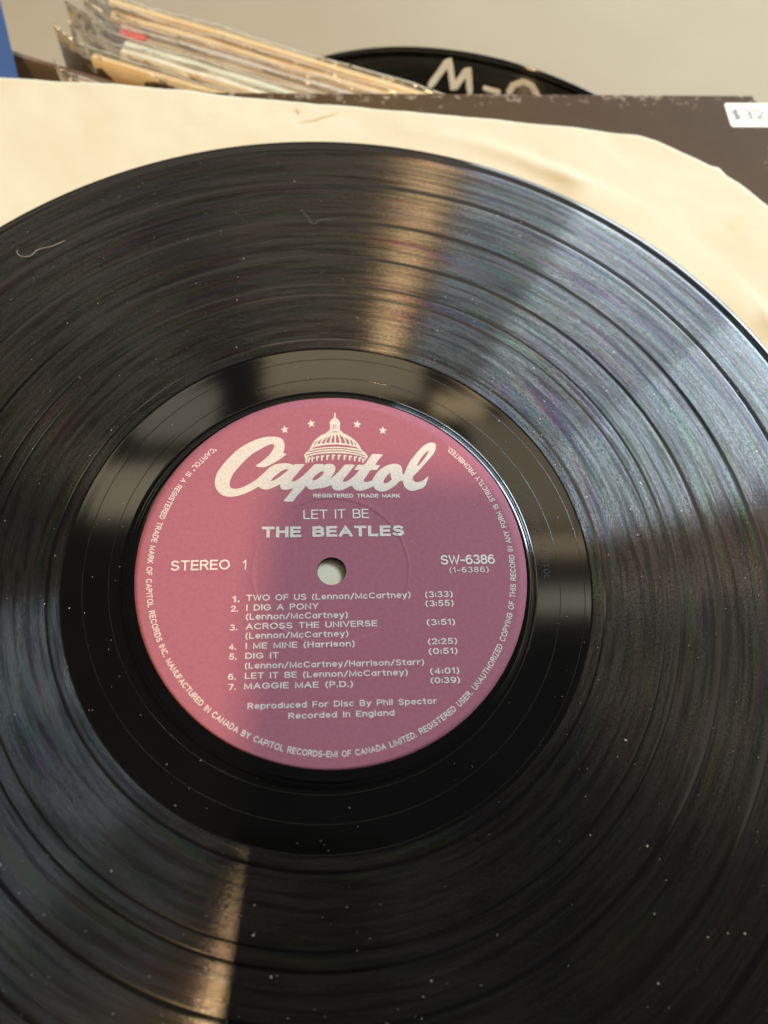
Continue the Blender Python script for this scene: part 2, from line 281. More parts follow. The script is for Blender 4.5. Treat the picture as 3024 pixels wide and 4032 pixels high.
# ---------------------------------------------------------------- print on the label
DATA = {"WORD":[[[-31.5,24.95],[-31.41,26.59],[-30.96,28.24],[-30.17,29.64],[-29.26,31.04],[-28.1,32.59],[-26.93,34.01],[-25.74,35.22],[-24.29,36.37],[-22.82,37.31],[-21.34,38.12],[-19.85,38.71],[-18.35,39.08],[-17.09,39.24],[-15.82,39.23],[-14.68,39.01],[-13.9,38.56],[-13.37,37.7],[-13.12,36.7],[-13.15,35.56],[-13.43,34.11],[-12.77,34.03],[-12.64,33.79],[-13.13,33.22],[-14.6,32.01],[-15.82,31.16],[-17.05,30.38],[-18.27,29.85],[-19.39,29.76],[-20.27,29.89],[-20.8,30.2],[-20.42,30.56],[-19.33,31.4],[-18.12,32.54],[-17.04,33.82],[-16.32,35.1],[-15.96,36.24],[-16.12,36.74],[-16.76,36.88],[-17.63,36.58],[-18.87,35.86],[-20.21,34.99],[-21.56,34.06],[-22.76,32.92],[-23.83,31.78],[-24.88,30.38],[-25.82,29.12],[-26.74,27.73],[-27.28,26.34],[-27.56,25.11],[-27.51,24.15],[-27.14,23.54],[-26.39,23.28],[-25.17,23.35],[-23.96,23.77],[-22.76,24.46],[-21.56,25.22],[-20.37,26.12],[-19.18,27.37],[-18.22,28.35],[-17.27,29.47],[-16.29,30.24],[-15.06,30.81],[-13.69,31.03],[-12.33,31.05],[-12.04,31.0],[-11.15,30.78],[-10.52,30.55],[-10.15,30.79],[-7.52,30.81],[-7.76,30.29],[-8.5,29.38],[-9.47,27.98],[-10.44,26.72],[-10.88,25.82],[-10.66,25.59],[-10.04,25.69],[-9.19,26.25],[-8.2,27.02],[-7.22,27.99],[-6.24,29.12],[-5.38,30.1],[-4.76,30.81],[-2.49,30.83],[-2.18,30.62],[-1.49,30.91],[-0.48,30.99],[0.4,30.71],[0.88,30.01],[0.85,29.03],[0.41,27.91],[-0.52,26.59],[0.29,27.08],[1.29,28.06],[2.29,29.19],[3.05,30.17],[3.59,30.76],[6.12,30.79],[6.2,30.51],[5.43,29.47],[4.25,27.78],[3.24,26.48],[2.94,25.83],[3.24,25.56],[3.91,25.65],[4.91,26.31],[5.92,27.24],[6.77,28.18],[7.45,29.11],[6.19,29.2],[6.24,29.44],[6.96,30.61],[7.3,30.76],[8.82,30.81],[9.67,31.95],[10.54,33.28],[11.23,34.1],[14.04,34.03],[13.78,33.59],[12.56,31.97],[11.86,30.74],[13.21,30.7],[13.03,30.28],[12.34,29.3],[12.0,29.15],[10.65,29.14],[9.96,28.2],[9.11,26.89],[8.63,26.06],[8.79,25.5],[9.76,25.57],[10.94,26.02],[11.11,26.45],[11.63,27.28],[12.49,28.59],[13.7,29.73],[15.07,30.58],[16.44,31.07],[17.63,31.13],[18.64,30.8],[19.21,29.96],[19.29,28.84],[19.32,28.0],[19.82,28.0],[20.19,29.03],[21.02,30.92],[21.92,32.44],[23.0,33.97],[24.26,35.51],[25.51,36.77],[26.75,37.62],[27.97,37.86],[28.74,37.58],[29.0,36.81],[28.72,35.36],[27.97,34.02],[26.71,32.48],[25.27,30.76],[23.84,29.06],[22.61,27.74],[22.25,27.27],[22.14,26.62],[22.38,25.97],[23.2,25.55],[24.23,25.8],[25.26,26.36],[26.32,27.4],[26.49,27.3],[26.28,26.46],[25.81,25.35],[25.44,24.42],[24.48,23.77],[23.12,23.21],[21.76,22.93],[20.77,23.19],[19.95,23.92],[19.56,24.93],[19.37,25.95],[18.5,25.89],[17.63,24.92],[16.43,23.9],[15.07,23.07],[13.89,22.69],[12.56,22.87],[11.57,23.59],[11.25,24.29],[9.9,23.58],[8.56,23.02],[7.23,22.92],[6.23,23.28],[5.65,24.01],[5.49,24.47],[4.07,23.73],[2.74,23.08],[1.66,22.91],[1.05,23.02],[0.55,23.22],[-0.01,23.9],[-0.2,24.59],[-1.32,24.03],[-2.93,23.54],[-4.17,23.47],[-5.41,23.07],[-6.15,23.25],[-6.72,23.79],[-7.04,24.34],[-7.52,23.58],[-8.61,22.21],[-9.69,20.85],[-10.53,19.56],[-13.05,19.68],[-12.75,20.09],[-11.8,21.38],[-10.97,22.6],[-10.37,23.56],[-11.23,23.31],[-12.21,23.07],[-13.07,23.07],[-13.76,23.47],[-14.03,24.08],[-13.98,24.7],[-14.84,24.22],[-15.57,23.8],[-16.57,23.34],[-17.79,23.1],[-18.9,23.26],[-19.66,23.73],[-19.79,23.87],[-20.03,23.82],[-21.46,22.83],[-22.9,22.08],[-24.58,21.39],[-26.03,21.02],[-27.49,20.9],[-28.84,21.16],[-29.98,21.83],[-30.89,22.91],[-31.31,23.86]],[[-16.52,25.81],[-15.69,26.92],[-14.72,27.82],[-13.84,28.57],[-12.74,29.17],[-11.99,29.21],[-12.17,28.79],[-13.2,27.81],[-14.41,26.76],[-15.63,25.92],[-16.36,25.64]],[[-2.16,28.66],[-2.85,28.59],[-3.72,28.09],[-4.59,27.32],[-5.2,26.48],[-5.26,26.0],[-4.82,25.93],[-3.96,26.36],[-2.97,27.19],[-2.35,28.03]],[[16.03,28.4],[15.0,27.4],[14.21,26.19],[14.08,25.36],[14.44,25.18],[15.46,25.55],[16.41,26.48],[16.09,27.13]],[[27.0,35.38],[25.94,34.57],[24.86,33.22],[23.94,31.7],[23.21,30.28],[24.08,30.94],[25.34,32.47],[26.43,34.1]]],"DOME":[[[0.48,45.4],[0.48,46.78],[0.72,47.06],[0.94,46.86],[0.97,45.47],[1.45,45.13],[1.87,44.59],[2.23,43.84],[2.17,43.22],[2.11,41.58],[2.41,41.31],[3.13,40.5],[4.09,40.04],[5.28,39.24],[6.35,38.31],[7.06,37.51],[7.65,36.44],[8.12,35.37],[8.59,35.04],[9.18,34.45],[9.82,33.46],[9.63,32.73],[9.33,32.46],[9.16,32.85],[7.62,33.5],[5.25,34.01],[2.88,34.25],[0.87,34.3],[-1.26,34.21],[-3.62,33.99],[-5.38,33.58],[-6.79,32.97],[-6.88,31.15],[-7.29,31.19],[-7.37,32.63],[-7.61,32.96],[-7.74,33.55],[-7.16,34.42],[-6.46,34.89],[-5.95,36.16],[-5.43,37.24],[-4.85,38.18],[-4.03,39.0],[-3.08,39.82],[-1.77,40.45],[-1.18,41.13],[-0.64,41.55],[-0.65,43.25],[-0.77,43.87],[-0.42,44.49],[0.0,45.05]],[[0.27,43.33],[0.49,43.34],[0.52,41.76],[0.31,41.76]],[[0.95,43.34],[1.11,43.34],[1.12,41.84],[0.95,41.84]],[[-0.23,42.44],[-0.06,42.44],[-0.06,41.87],[-0.23,41.86]],[[-5.82,35.5],[-5.06,36.04],[-3.05,36.59],[-0.68,36.91],[1.7,36.94],[4.08,36.74],[6.46,36.29],[7.64,35.57],[5.86,35.95],[3.48,36.19],[0.87,36.3],[-1.86,36.14],[-3.99,35.85]],[[-6.4,34.72],[-4.23,35.38],[-1.86,35.7],[0.87,35.89],[3.48,35.78],[6.45,35.25],[8.41,34.77],[8.41,34.51],[6.45,34.98],[3.48,35.51],[0.87,35.62],[-1.86,35.43],[-4.22,35.11],[-6.4,34.46]],[[-7.15,33.69],[-4.81,34.55],[-1.86,34.98],[0.87,35.14],[3.48,35.09],[6.44,34.53],[9.17,33.65],[9.17,33.38],[6.44,34.26],[3.48,34.82],[0.87,34.87],[-1.85,34.71],[-4.8,34.29],[-7.15,33.43]],[[-0.88,40.75],[0.74,41.14],[2.23,40.79],[0.74,40.84]],[[-5.07,36.71],[-4.72,37.51],[-3.9,38.46],[-4.43,37.52],[-4.74,36.78]],[[-4.12,37.05],[-3.66,38.06],[-2.72,38.88],[-3.18,38.07],[-3.51,37.06]],[[-3.0,37.26],[-2.35,38.35],[-1.29,39.44],[-1.76,38.35],[-2.2,37.27]],[[-1.75,37.48],[-1.29,38.76],[-0.28,39.85],[-0.63,38.77],[-0.8,37.49]],[[-0.27,37.49],[-0.09,38.77],[0.5,40.13],[0.6,38.78],[0.6,37.5]],[[1.1,37.51],[1.08,38.79],[1.1,40.07],[1.58,39.6],[1.87,38.53],[2.05,37.52]],[[2.65,37.46],[2.41,38.8],[1.93,40.01],[3.01,39.21],[3.37,38.27],[3.6,37.33]],[[4.14,37.21],[3.84,38.28],[3.43,39.22],[4.2,38.69],[4.68,37.88],[4.85,37.11]],[[5.33,37.02],[5.16,37.89],[4.74,38.76],[5.4,38.23],[5.75,37.49],[5.87,36.89]],[[6.46,36.76],[6.23,37.5],[6.05,37.97],[6.47,37.5],[6.68,36.76]],[[-6.69,32.76],[-6.57,32.84],[-5.77,32.79],[-5.82,32.37],[-6.19,32.24],[-6.25,31.29],[-6.64,31.29]],[[-5.71,33.03],[-5.59,33.11],[-4.79,33.07],[-4.83,32.64],[-5.21,32.51],[-5.26,31.56],[-5.66,31.56]],[[-4.41,33.31],[-4.3,33.39],[-3.5,33.34],[-3.54,32.92],[-3.91,32.79],[-3.97,31.78],[-4.37,31.78]],[[-3.08,33.52],[-2.97,33.6],[-2.16,33.56],[-2.21,33.13],[-2.58,33.0],[-2.65,31.93],[-3.05,31.92]],[[-1.61,33.71],[-1.49,33.79],[-0.69,33.74],[-0.73,33.32],[-1.11,33.18],[-1.18,32.1],[-1.58,32.09]],[[-0.05,33.81],[0.07,33.89],[0.87,33.85],[0.82,33.43],[0.45,33.29],[0.38,32.24],[-0.02,32.24]],[[1.56,33.76],[1.68,33.84],[2.48,33.8],[2.43,33.37],[2.05,33.24],[1.98,32.23],[1.58,32.23]],[[3.14,33.65],[3.26,33.73],[4.07,33.68],[4.02,33.26],[3.64,33.12],[3.57,32.17],[3.16,32.16]],[[4.6,33.5],[4.72,33.58],[5.52,33.54],[5.47,33.11],[5.09,32.98],[5.02,32.05],[4.62,32.05]],[[5.99,33.3],[6.1,33.38],[6.91,33.34],[6.86,32.91],[6.48,32.78],[6.4,31.85],[6.0,31.85]],[[7.29,33.05],[7.41,33.13],[8.21,33.08],[8.16,32.66],[7.78,32.52],[7.7,31.65],[7.3,31.65]],[[8.3,32.57],[8.42,32.65],[9.23,32.6],[9.17,32.18],[8.79,32.04],[8.72,31.4],[8.31,31.39]]],"STARS":[[[-13.43,42.79],[-12.98,42.0],[-12.16,42.05],[-12.68,41.34],[-12.37,40.47],[-13.13,40.82],[-13.76,40.23],[-13.71,41.16],[-14.41,41.66],[-13.62,41.89]],[[-6.14,44.78],[-5.65,44.02],[-4.83,44.14],[-5.32,43.37],[-4.96,42.52],[-5.75,42.82],[-6.34,42.17],[-6.35,43.11],[-7.07,43.56],[-6.29,43.85]],[[7.18,44.75],[7.4,43.85],[8.21,43.65],[7.52,43.11],[7.6,42.18],[6.94,42.74],[6.18,42.36],[6.47,43.25],[5.92,43.95],[6.75,43.93]],[[14.29,42.9],[14.55,42.01],[15.37,41.87],[14.69,41.29],[14.8,40.37],[14.13,40.89],[13.38,40.46],[13.63,41.37],[13.06,42.03],[13.89,42.06]]],"TEXT":[["trade_mark_lettering","REGISTERED TRADE MARK",[-5.04,20.79,18.55,20.89],1.13,0.2,0.3],["title_lettering","LET IT BE",[-7.58,14.49,9.93,14.91],2.7,0.125,0.22],["artist_lettering","THE BEATLES",[-18.4,9.22,19.27,9.79],3.06,0.235,0.34],["side_lettering","STEREO",[-41.29,-0.0,-26.24,0.39],2.74,0.145,0.26],["side_number","1",[-23.1,0.39,-22.1,0.39],2.62,0.125,0.22],["catalogue_lettering","SW-6386",[28.66,1.66,43.15,1.93],2.67,0.165,0.2],["matrix_lettering","(1-6386)",[30.88,-0.58,41.28,-0.39],1.56,0.13,0.34],["track_number","1.",[-25.29,-8.39,-23.37,-8.36],1.61,0.16,0.3],["track_number","2.",[-25.53,-10.9,-23.62,-10.87],1.6,0.16,0.3],["track_number","3.",[-25.45,-15.78,-23.57,-15.75],1.57,0.16,0.3],["track_number","4.",[-25.5,-20.69,-23.63,-20.67],1.54,0.16,0.3],["track_number","5.",[-25.25,-23.15,-23.39,-23.12],1.53,0.16,0.3],["track_number","6.",[-25.17,-28.1,-23.33,-28.08],1.5,0.16,0.3],["track_number","7.",[-25.03,-30.61,-23.2,-30.59],1.49,0.16,0.3],["track_title","TWO OF US (Lennon/McCartney)",[-21.66,-8.08,20.39,-7.36],1.62,0.16,0.3],["track_title","I DIG A PONY",[-21.54,-10.66,-3.23,-10.28],1.61,0.16,0.3],["track_title","(Lennon/McCartney)",[-21.56,-13.02,4.18,-12.56],1.59,0.16,0.3],["track_title","ACROSS THE UNIVERSE",[-21.51,-15.55,11.64,-14.83],1.58,0.16,0.3],["track_title","(Lennon/McCartney)",[-21.46,-17.93,4.29,-17.46],1.56,0.16,0.3],["track_title","I ME MINE (Harrison)",[-21.29,-20.47,5.88,-20.04],1.54,0.16,0.3],["track_title","DIG IT",[-21.24,-22.99,-12.99,-22.87],1.53,0.16,0.3],["track_title","(Lennon/McCartney/Harrison/Starr)",[-21.25,-25.43,23.18,-24.81],1.52,0.16,0.3],["track_title","LET IT BE (Lennon/McCartney)",[-21.14,-27.9,19.03,-27.35],1.5,0.16,0.3],["track_title","MAGGIE MAE (P.D.)",[-21.2,-30.41,5.38,-30.13],1.49,0.16,0.3],["track_time","(3:33)",[24.14,-7.3,31.36,-7.19],1.65,0.16,0.3],["track_time","(3:55)",[24.17,-9.73,31.48,-9.56],1.64,0.16,0.3],["track_time","(3:51)",[24.28,-14.7,31.59,-14.55],1.6,0.16,0.3],["track_time","(2:25)",[24.38,-19.65,31.81,-19.51],1.57,0.16,0.3],["track_time","(0:51)",[24.46,-22.16,31.79,-22.02],1.56,0.16,0.3],["track_time","(4:01)",[24.61,-27.16,31.95,-26.97],1.54,0.16,0.3],["track_time","(0:39)",[24.64,-29.47,31.99,-29.35],1.52,0.16,0.3],["credit_lettering","Reproduced For Disc By Phil Spector",[-20.16,-35.24,25.99,-34.46],1.46,0.16,0.3],["credit_lettering","Recorded In England",[-10.27,-37.68,15.42,-37.17],1.45,0.16,0.3]],"HAND":[[[-31.3,131.1],[-28.1,138.0],[-25.1,144.9],[-21.8,133.1],[-19.6,138.4],[-17.4,143.5],[-15.1,133.3]],[[-10.6,137.5],[-6.9,137.4],[-3.6,137.6]],[[-0.7,138.0],[0.4,141.9],[3.7,144.6],[7.2,144.0],[9.7,141.2]]]}
def to_label(name, me, mat, lift=0.08):
    """drape flat lettering (in mm) on the label"""
    for v in me.vertices:
        x, y, z = v.co; v.co = (x * MM, y * MM, (label_z(x, y) + lift + z) * MM)
    return obj(name, me, mat, label)
def fill_outline(name, loops):
    cu = bpy.data.curves.new(name, 'CURVE'); cu.dimensions = '2D'; cu.fill_mode = 'BOTH'
    for lp in loops:
        sp = cu.splines.new('POLY'); sp.points.add(len(lp) - 1); sp.use_cyclic_u = True
        for p, (x, y) in zip(sp.points, lp): p.co = (x, y, 0, 1)
    return curve_to_mesh(cu)
def curve_to_mesh(cu):
    o = bpy.data.objects.new('tmp', cu); COL.objects.link(o)
    dg = bpy.context.evaluated_depsgraph_get(); dg.update()
    m = bpy.data.meshes.new_from_object(o.evaluated_get(dg)); bpy.data.objects.remove(o); bpy.data.curves.remove(cu)
    return m
def smooth_loop(lp, corner=62):
    """round the gentle corners of a traced outline, keep the sharp ones"""
    out = []; n = len(lp)
    for i in range(n):
        p0, p1, p2, p3 = (Vector(lp[(i + j) % n]) for j in (-1, 0, 1, 2))
        def sharp(a, b, c): u, w = b - a, c - b; return u.length > 0 and w.length > 0 and math.degrees(u.angle(w)) > corner
        t1 = Vector((0, 0)) if sharp(p0, p1, p2) else (p2 - p0) * 0.5
        t2 = Vector((0, 0)) if sharp(p1, p2, p3) else (p3 - p1) * 0.5
        L = (p2 - p1).length
        t1 = t1 if t1.length == 0 else t1.normalized() * min(t1.length, L); t2 = t2 if t2.length == 0 else t2.normalized() * min(t2.length, L)
        for q in (0, 0.34, 0.67):
            h0 = 2 * q ** 3 - 3 * q * q + 1; h1 = q ** 3 - 2 * q * q + q; h2 = -2 * q ** 3 + 3 * q * q; h3 = q ** 3 - q * q
            v = p1 * h0 + t1 * h1 + p2 * h2 + t2 * h3; out.append((v.x, v.y))
    return out
to_label('script_logo', fill_outline('script_logo', [smooth_loop(l) for l in DATA['WORD']]), PRINT)
to_label('dome_emblem', fill_outline('dome_emblem', DATA['DOME']), PRINT)
for s in DATA['STARS']: to_label('star', fill_outline('star', [s]), PRINT)

# monoline sans lettering: each glyph is (advance, strokes); cap height 1, x-height 0.72
def ac(cx, cy, rx, ry, a0, a1, n=None):
    n = n or max(4, int(abs(a1 - a0) / 20)); return [(cx + rx * math.cos(R(a0 + (a1 - a0) * i / n)), cy + ry * math.sin(R(a0 + (a1 - a0) * i / n))) for i in range(n + 1)]
def ell(cx, cy, rx, ry): return ac(cx, cy, rx, ry, 90, 450)
X = 0.72
GL = {' ': (0.34, []), 'A': (0.74, [[(0, 0), (0.37, 1), (0.74, 0)], [(0.13, 0.34), (0.61, 0.34)]]),
 'B': (0.62, [[(0, 0), (0, 1), (0.34, 1)] + ac(0.34, 0.76, 0.24, 0.24, 90, -90) + [(0, 0.52)], [(0.34, 0.52)] + ac(0.36, 0.26, 0.26, 0.26, 90, -90) + [(0, 0)]]),
 'C': (0.74, [ac(0.39, 0.5, 0.39, 0.5, 42, 318)]), 'D': (0.68, [[(0, 0), (0, 1), (0.27, 1)] + ac(0.27, 0.5, 0.41, 0.5, 90, -90) + [(0, 0)]]),
 'E': (0.54, [[(0.54, 0), (0, 0), (0, 1), (0.54, 1)], [(0, 0.52), (0.49, 0.52)]]), 'F': (0.5, [[(0, 0), (0, 1), (0.52, 1)], [(0, 0.5), (0.46, 0.5)]]),
 'G': (0.78, [ac(0.4, 0.5, 0.4, 0.5, 42, 345) + [(0.78, 0.46), (0.44, 0.46)]]), 'H': (0.64, [[(0, 0), (0, 1)], [(0.64, 0), (0.64, 1)], [(0, 0.52), (0.64, 0.52)]]),
 'I': (0.02, [[(0.01, 0), (0.01, 1)]]), 'K': (0.62, [[(0, 0), (0, 1)], [(0.6, 1), (0, 0.36)], [(0.2, 0.57), (0.64, 0)]]), 'L': (0.5, [[(0, 1), (0, 0), (0.5, 0)]]),
 'M': (0.78, [[(0, 0), (0, 1), (0.39, 0.08), (0.78, 1), (0.78, 0)]]), 'N': (0.64, [[(0, 0), (0, 1), (0.64, 0), (0.64, 1)]]), 'O': (0.82, [ell(0.41, 0.5, 0.41, 0.5)]),
 'P': (0.58, [[(0, 0), (0, 1), (0.32, 1)] + ac(0.32, 0.73, 0.27, 0.27, 90, -90) + [(0, 0.46)]]), 'R': (0.62, [[(0, 0), (0, 1), (0.34, 1)] + ac(0.34, 0.75, 0.26, 0.25, 90, -90) + [(0, 0.5)], [(0.34, 0.5), (0.62, 0)]]),
 'S': (0.6, [ac(0.3, 0.75, 0.27, 0.25, 30, 250) + ac(0.3, 0.26, 0.3, 0.26, 80, -155)]), 'T': (0.64, [[(0, 1), (0.64, 1)], [(0.32, 1), (0.32, 0)]]),
 'U': (0.64, [[(0, 1), (0, 0.3)] + ac(0.32, 0.3, 0.32, 0.3, 180, 360) + [(0.64, 1)]]), 'V': (0.68, [[(0, 1), (0.34, 0), (0.68, 1)]]), 'W': (0.98, [[(0, 1), (0.25, 0), (0.49, 0.95), (0.73, 0), (0.98, 1)]]),
 'X': (0.64, [[(0, 0), (0.64, 1)], [(0, 1), (0.64, 0)]]), 'Y': (0.68, [[(0, 1), (0.34, 0.45), (0.68, 1)], [(0.34, 0.45), (0.34, 0)]]), 'Z': (0.6, [[(0, 1), (0.6, 1), (0, 0), (0.6, 0)]]),
 'a': (0.52, [ac(0.25, X / 2 - 0.02, 0.25, X / 2 - 0.02, 50, 310), [(0.5, X), (0.5, 0)]]), 'c': (0.5, [ac(0.27, X / 2, 0.27, X / 2, 45, 315)]), 'd': (0.54, [ell(0.26, X / 2, 0.26, X / 2), [(0.53, 1.02), (0.53, 0)]]),
 'e': (0.52, [[(0.02, X / 2), (0.52, X / 2)] + ac(0.27, X / 2, 0.26, X / 2, 0, 310)]), 'g': (0.54, [ell(0.26, X / 2, 0.26, X / 2), [(0.53, X), (0.53, -0.1)] + ac(0.27, -0.1, 0.26, 0.2, 0, -150)]),
 'h': (0.5, [[(0, 0), (0, 1.02)], [(0, 0.4)] + ac(0.25, 0.45, 0.25, X - 0.45, 170, 0) + [(0.5, 0)]]), 'i': (0.02, [[(0.01, 0), (0.01, X)], [(0.01, 0.92), (0.01, 1.02)]]), 'l': (0.02, [[(0.01, 0), (0.01, 1.02)]]),
 'n': (0.48, [[(0, 0), (0, X)], [(0, 0.4)] + ac(0.24, 0.45, 0.24, X - 0.45, 170, 0) + [(0.48, 0)]]), 'o': (0.56, [ell(0.28, X / 2, 0.28, X / 2)]), 'p': (0.54, [[(0, X), (0, -0.28)], ell(0.28, X / 2, 0.27, X / 2)]),
 'r': (0.3, [[(0, 0), (0, X)], [(0, 0.4)] + ac(0.28, 0.42, 0.28, X - 0.42, 170, 80)]), 's': (0.46, [ac(0.23, 0.54, 0.2, 0.18, 30, 250) + ac(0.23, 0.19, 0.23, 0.19, 80, -150)]), 't': (0.32, [[(0.14, 0.95), (0.14, 0.16)] + ac(0.28, 0.14, 0.14, 0.14, 180, 280), [(0, X), (0.32, X)]]),
 'u': (0.48, [[(0, X), (0, 0.25)] + ac(0.24, 0.25, 0.24, 0.25, 180, 350), [(0.48, X), (0.48, 0)]]), 'y': (0.5, [[(0, X), (0.26, 0.02)], [(0.5, X), (0.2, -0.24), (0.06, -0.28)]]),
 '0': (0.56, [ell(0.28, 0.5, 0.28, 0.5)]), '1': (0.22, [[(0, 0.78), (0.2, 1), (0.2, 0)]]), '2': (0.54, [ac(0.27, 0.73, 0.26, 0.27, 165, -35) + [(0, 0), (0.55, 0)]]), '3': (0.54, [ac(0.26, 0.76, 0.23, 0.24, 150, -85) + ac(0.26, 0.26, 0.28, 0.26, 85, -150)]),
 '4': (0.58, [[(0.42, 0), (0.42, 1), (0, 0.28), (0.58, 0.28)]]), '5': (0.54, [[(0.5, 1), (0.1, 1), (0.05, 0.52)] + ac(0.26, 0.32, 0.28, 0.32, 115, -150)]), '6': (0.56, [ell(0.28, 0.32, 0.28, 0.32), [(0.0, 0.34)] + ac(0.3, 0.5, 0.3, 0.5, 180, 60)]),
 '7': (0.54, [[(0, 1), (0.54, 1), (0.18, 0)]]), '8': (0.54, [ell(0.27, 0.76, 0.23, 0.24), ell(0.27, 0.27, 0.27, 0.27)]), '9': (0.56, [ell(0.28, 0.68, 0.28, 0.32), [(0.56, 0.66)] + ac(0.26, 0.5, 0.3, 0.5, 0, -120)]),
 '.': (0.02, [[(0.01, -0.01), (0.01, 0.1)]]), ':': (0.02, [[(0.01, 0.1), (0.01, 0.2)], [(0.01, 0.55), (0.01, 0.65)]]), '-': (0.34, [[(0, 0.4), (0.34, 0.4)]]), '/': (0.4, [[(0, -0.08), (0.4, 1.02)]]),
 '(': (0.2, [ac(0.5, 0.42, 0.5, 0.75, 130, 230, 8)]), ')': (0.2, [ac(-0.3, 0.42, 0.5, 0.75, 50, -50, 8)]), '"': (0.16, [[(0, 0.78), (0, 1)], [(0.16, 0.78), (0.16, 1)]])}
CAP = 1.0
def text_mesh(txt, weight=0.13, space=0.26, stretch=1.0):
    """weight: stroke width in cap heights"""
    vv, ff = [], []; x = 0.0; hw = weight / 2; zs = 0
    for ch in txt:
        adv, strokes = GL[ch]
        for st_ in strokes:
            pts = [(x + px * stretch, hw + py * (1 - weight)) for px, py in st_]
            zs = (zs + 1) % 4; zz = zs * 0.006
            closed = math.dist(pts[0], pts[-1]) < 1e-6; n = len(pts); base = len(vv)
            for i, (px, py) in enumerate(pts):
                a = pts[i - 1] if i else (pts[-2] if closed else None); b = pts[i + 1] if i < n - 1 else (pts[1] if closed else None)
                d1 = Vector((px - a[0], py - a[1])).normalized() if a else None; d2 = Vector((b[0] - px, b[1] - py)).normalized() if b else None
                d1 = d1 or d2; d2 = d2 or d1; n1 = Vector((-d1.y, d1.x)); n2 = Vector((-d2.y, d2.x)); m_ = (n1 + n2)
                m_ = m_.normalized() if m_.length > 1e-4 else n1; k_ = min(1.9, 1 / max(0.3, m_.dot(n1))) * hw
                ex = Vector((0, 0))
                if a is None: ex = -d2 * hw
                elif b is None: ex = d1 * hw
                vv += [(px + m_.x * k_ + ex.x, py + m_.y * k_ + ex.y, zz), (px - m_.x * k_ + ex.x, py - m_.y * k_ + ex.y, zz)]
                if i: q = base + 2 * i; ff.append((q - 2, q - 1, q + 1, q))
        x += adv * stretch + space
    return mesh('lettering', vv, ff)
def fit_text(txt, x0, y0, x1, y1, cap, weight, space):
    m = text_mesh(txt, weight, space)
    a, b = min(v.co.x for v in m.vertices), max(v.co.x for v in m.vertices)
    L = math.hypot(x1 - x0, y1 - y0); ux, uy = (x1 - x0) / L, (y1 - y0) / L; sx = L / (b - a); sy = cap / CAP
    for v in m.vertices:
        px, py = (v.co.x - a) * sx, v.co.y * sy; v.co = (x0 + ux * px - uy * py, y0 + uy * px + ux * py, v.co.z)
    return m
for name, txt, (x0, y0, x1, y1), cap, bold, space in DATA['TEXT']:
    to_label(name, fit_text(txt, x0, y0, x1, y1, cap, bold, space), PRINT if name == 'artist_lettering' else FINE)
# legal line round the rim
RIM = '"CAPITOL" IS A REGISTERED TRADE MARK OF CAPITOL RECORDS INC. MANUFACTURED IN CANADA BY CAPITOL RECORDS-EMI OF CANADA LIMITED. REGISTERED USER. UNAUTHORIZED COPYING OF THIS RECORD IN ANY FORM IS STRICTLY PROHIBITED.'
def bend_text(m, a0, a1, radius, cap, cx, cy, inward=True):
    a, b = min(v.co.x for v in m.vertices), max(v.co.x for v in m.vertices)
    for v in m.vertices:
        t = R(a0 + (a1 - a0) * (v.co.x - a) / (b - a)); rr = radius - v.co.y * cap / CAP if inward else radius + v.co.y * cap / CAP
        v.co = (cx + rr * math.cos(t), cy + rr * math.sin(t), v.co.z)
    return m
to_label('rim_lettering', bend_text(text_mesh(RIM, 0.165, 0.3), 133.6, 407.6, 47.95, 1.5, *LC), FINE)
# pressed lettering in the run-out area
m = bend_text(text_mesh('MASTERED BY CAPITOL', 0.09, 0.4), 26.0, -2.2, 56.0, 1.6, 0, 0, False)
for v in m.vertices: v.co = (v.co.x * MM, v.co.y * MM, -0.09 * MM)
k = NT('pressed_vinyl'); k.p(Base_Color=rgb(0.010, 0.010, 0.010), Roughness=0.45); ETCH = k.m
obj('pressed_lettering', m, ETCH, disc)

# ---------------------------------------------------------------- inner paper sleeve
poly = [(-152, 179), (-112.5, 176), (-53, 173), (-14.2, 169.4), (25, 166.4), (60, 163.4), (104.0, 160.0), (106.8, 159.4), (112, 156.9), (118, 153.2), (124, 149.9), (129.2, 146.2), (131.2, 145.9), (132.2, 144.6), (133.4, 142.2), (138, 138.2), (142.3, 133.2), (145.7, 128.8), (149.2, 123.6), (152.4, 117.6), (155.2, 111), (158.0, 103), (160.0, 92), (161.5, 70), (155, -148), (-164, -134)]
def boundary(a):
    c, s = math.cos(a), math.sin(a)
    for i in range(len(poly)):
        (x0, y0), (x1, y1) = poly[i], poly[(i + 1) % len(poly)]
        dx, dy = x1 - x0, y1 - y0; den = c * dy - s * dx
        if abs(den) < 1e-9: continue
        t = (x0 * dy - y0 * dx) / den; u = (x0 * s - y0 * c) / den
        if t > 0 and -1e-6 <= u <= 1 + 1e-6: return t
    return 150
def sleeve_z(x, y):
    r = math.hypot(x, y); z = -1.42
    if r > 149:
        o = min(1, (r - 149) / 10)
        z += o * (0.9 * nz(x * 0.012, y * 0.012, 5) + 0.6 * nz(x * 0.045, y * 0.045, 6) + 0.2 * nz(x * 0.15, y * 0.15, 3)) + 0.25 * o
    if x > 30:
        z += 1.7 * math.exp(-((r - 158.5 - 5 * nz(math.atan2(y, x) * 2, 8)) / 3.2) ** 2) * min(1, (x - 30) / 50)
    return z
vv, ff = [], []; seg = 900; fr_ = [0.01, 0.1, 0.3, 0.6, 0.8] + [0.84 + 0.16 * i / 22 for i in range(23)]
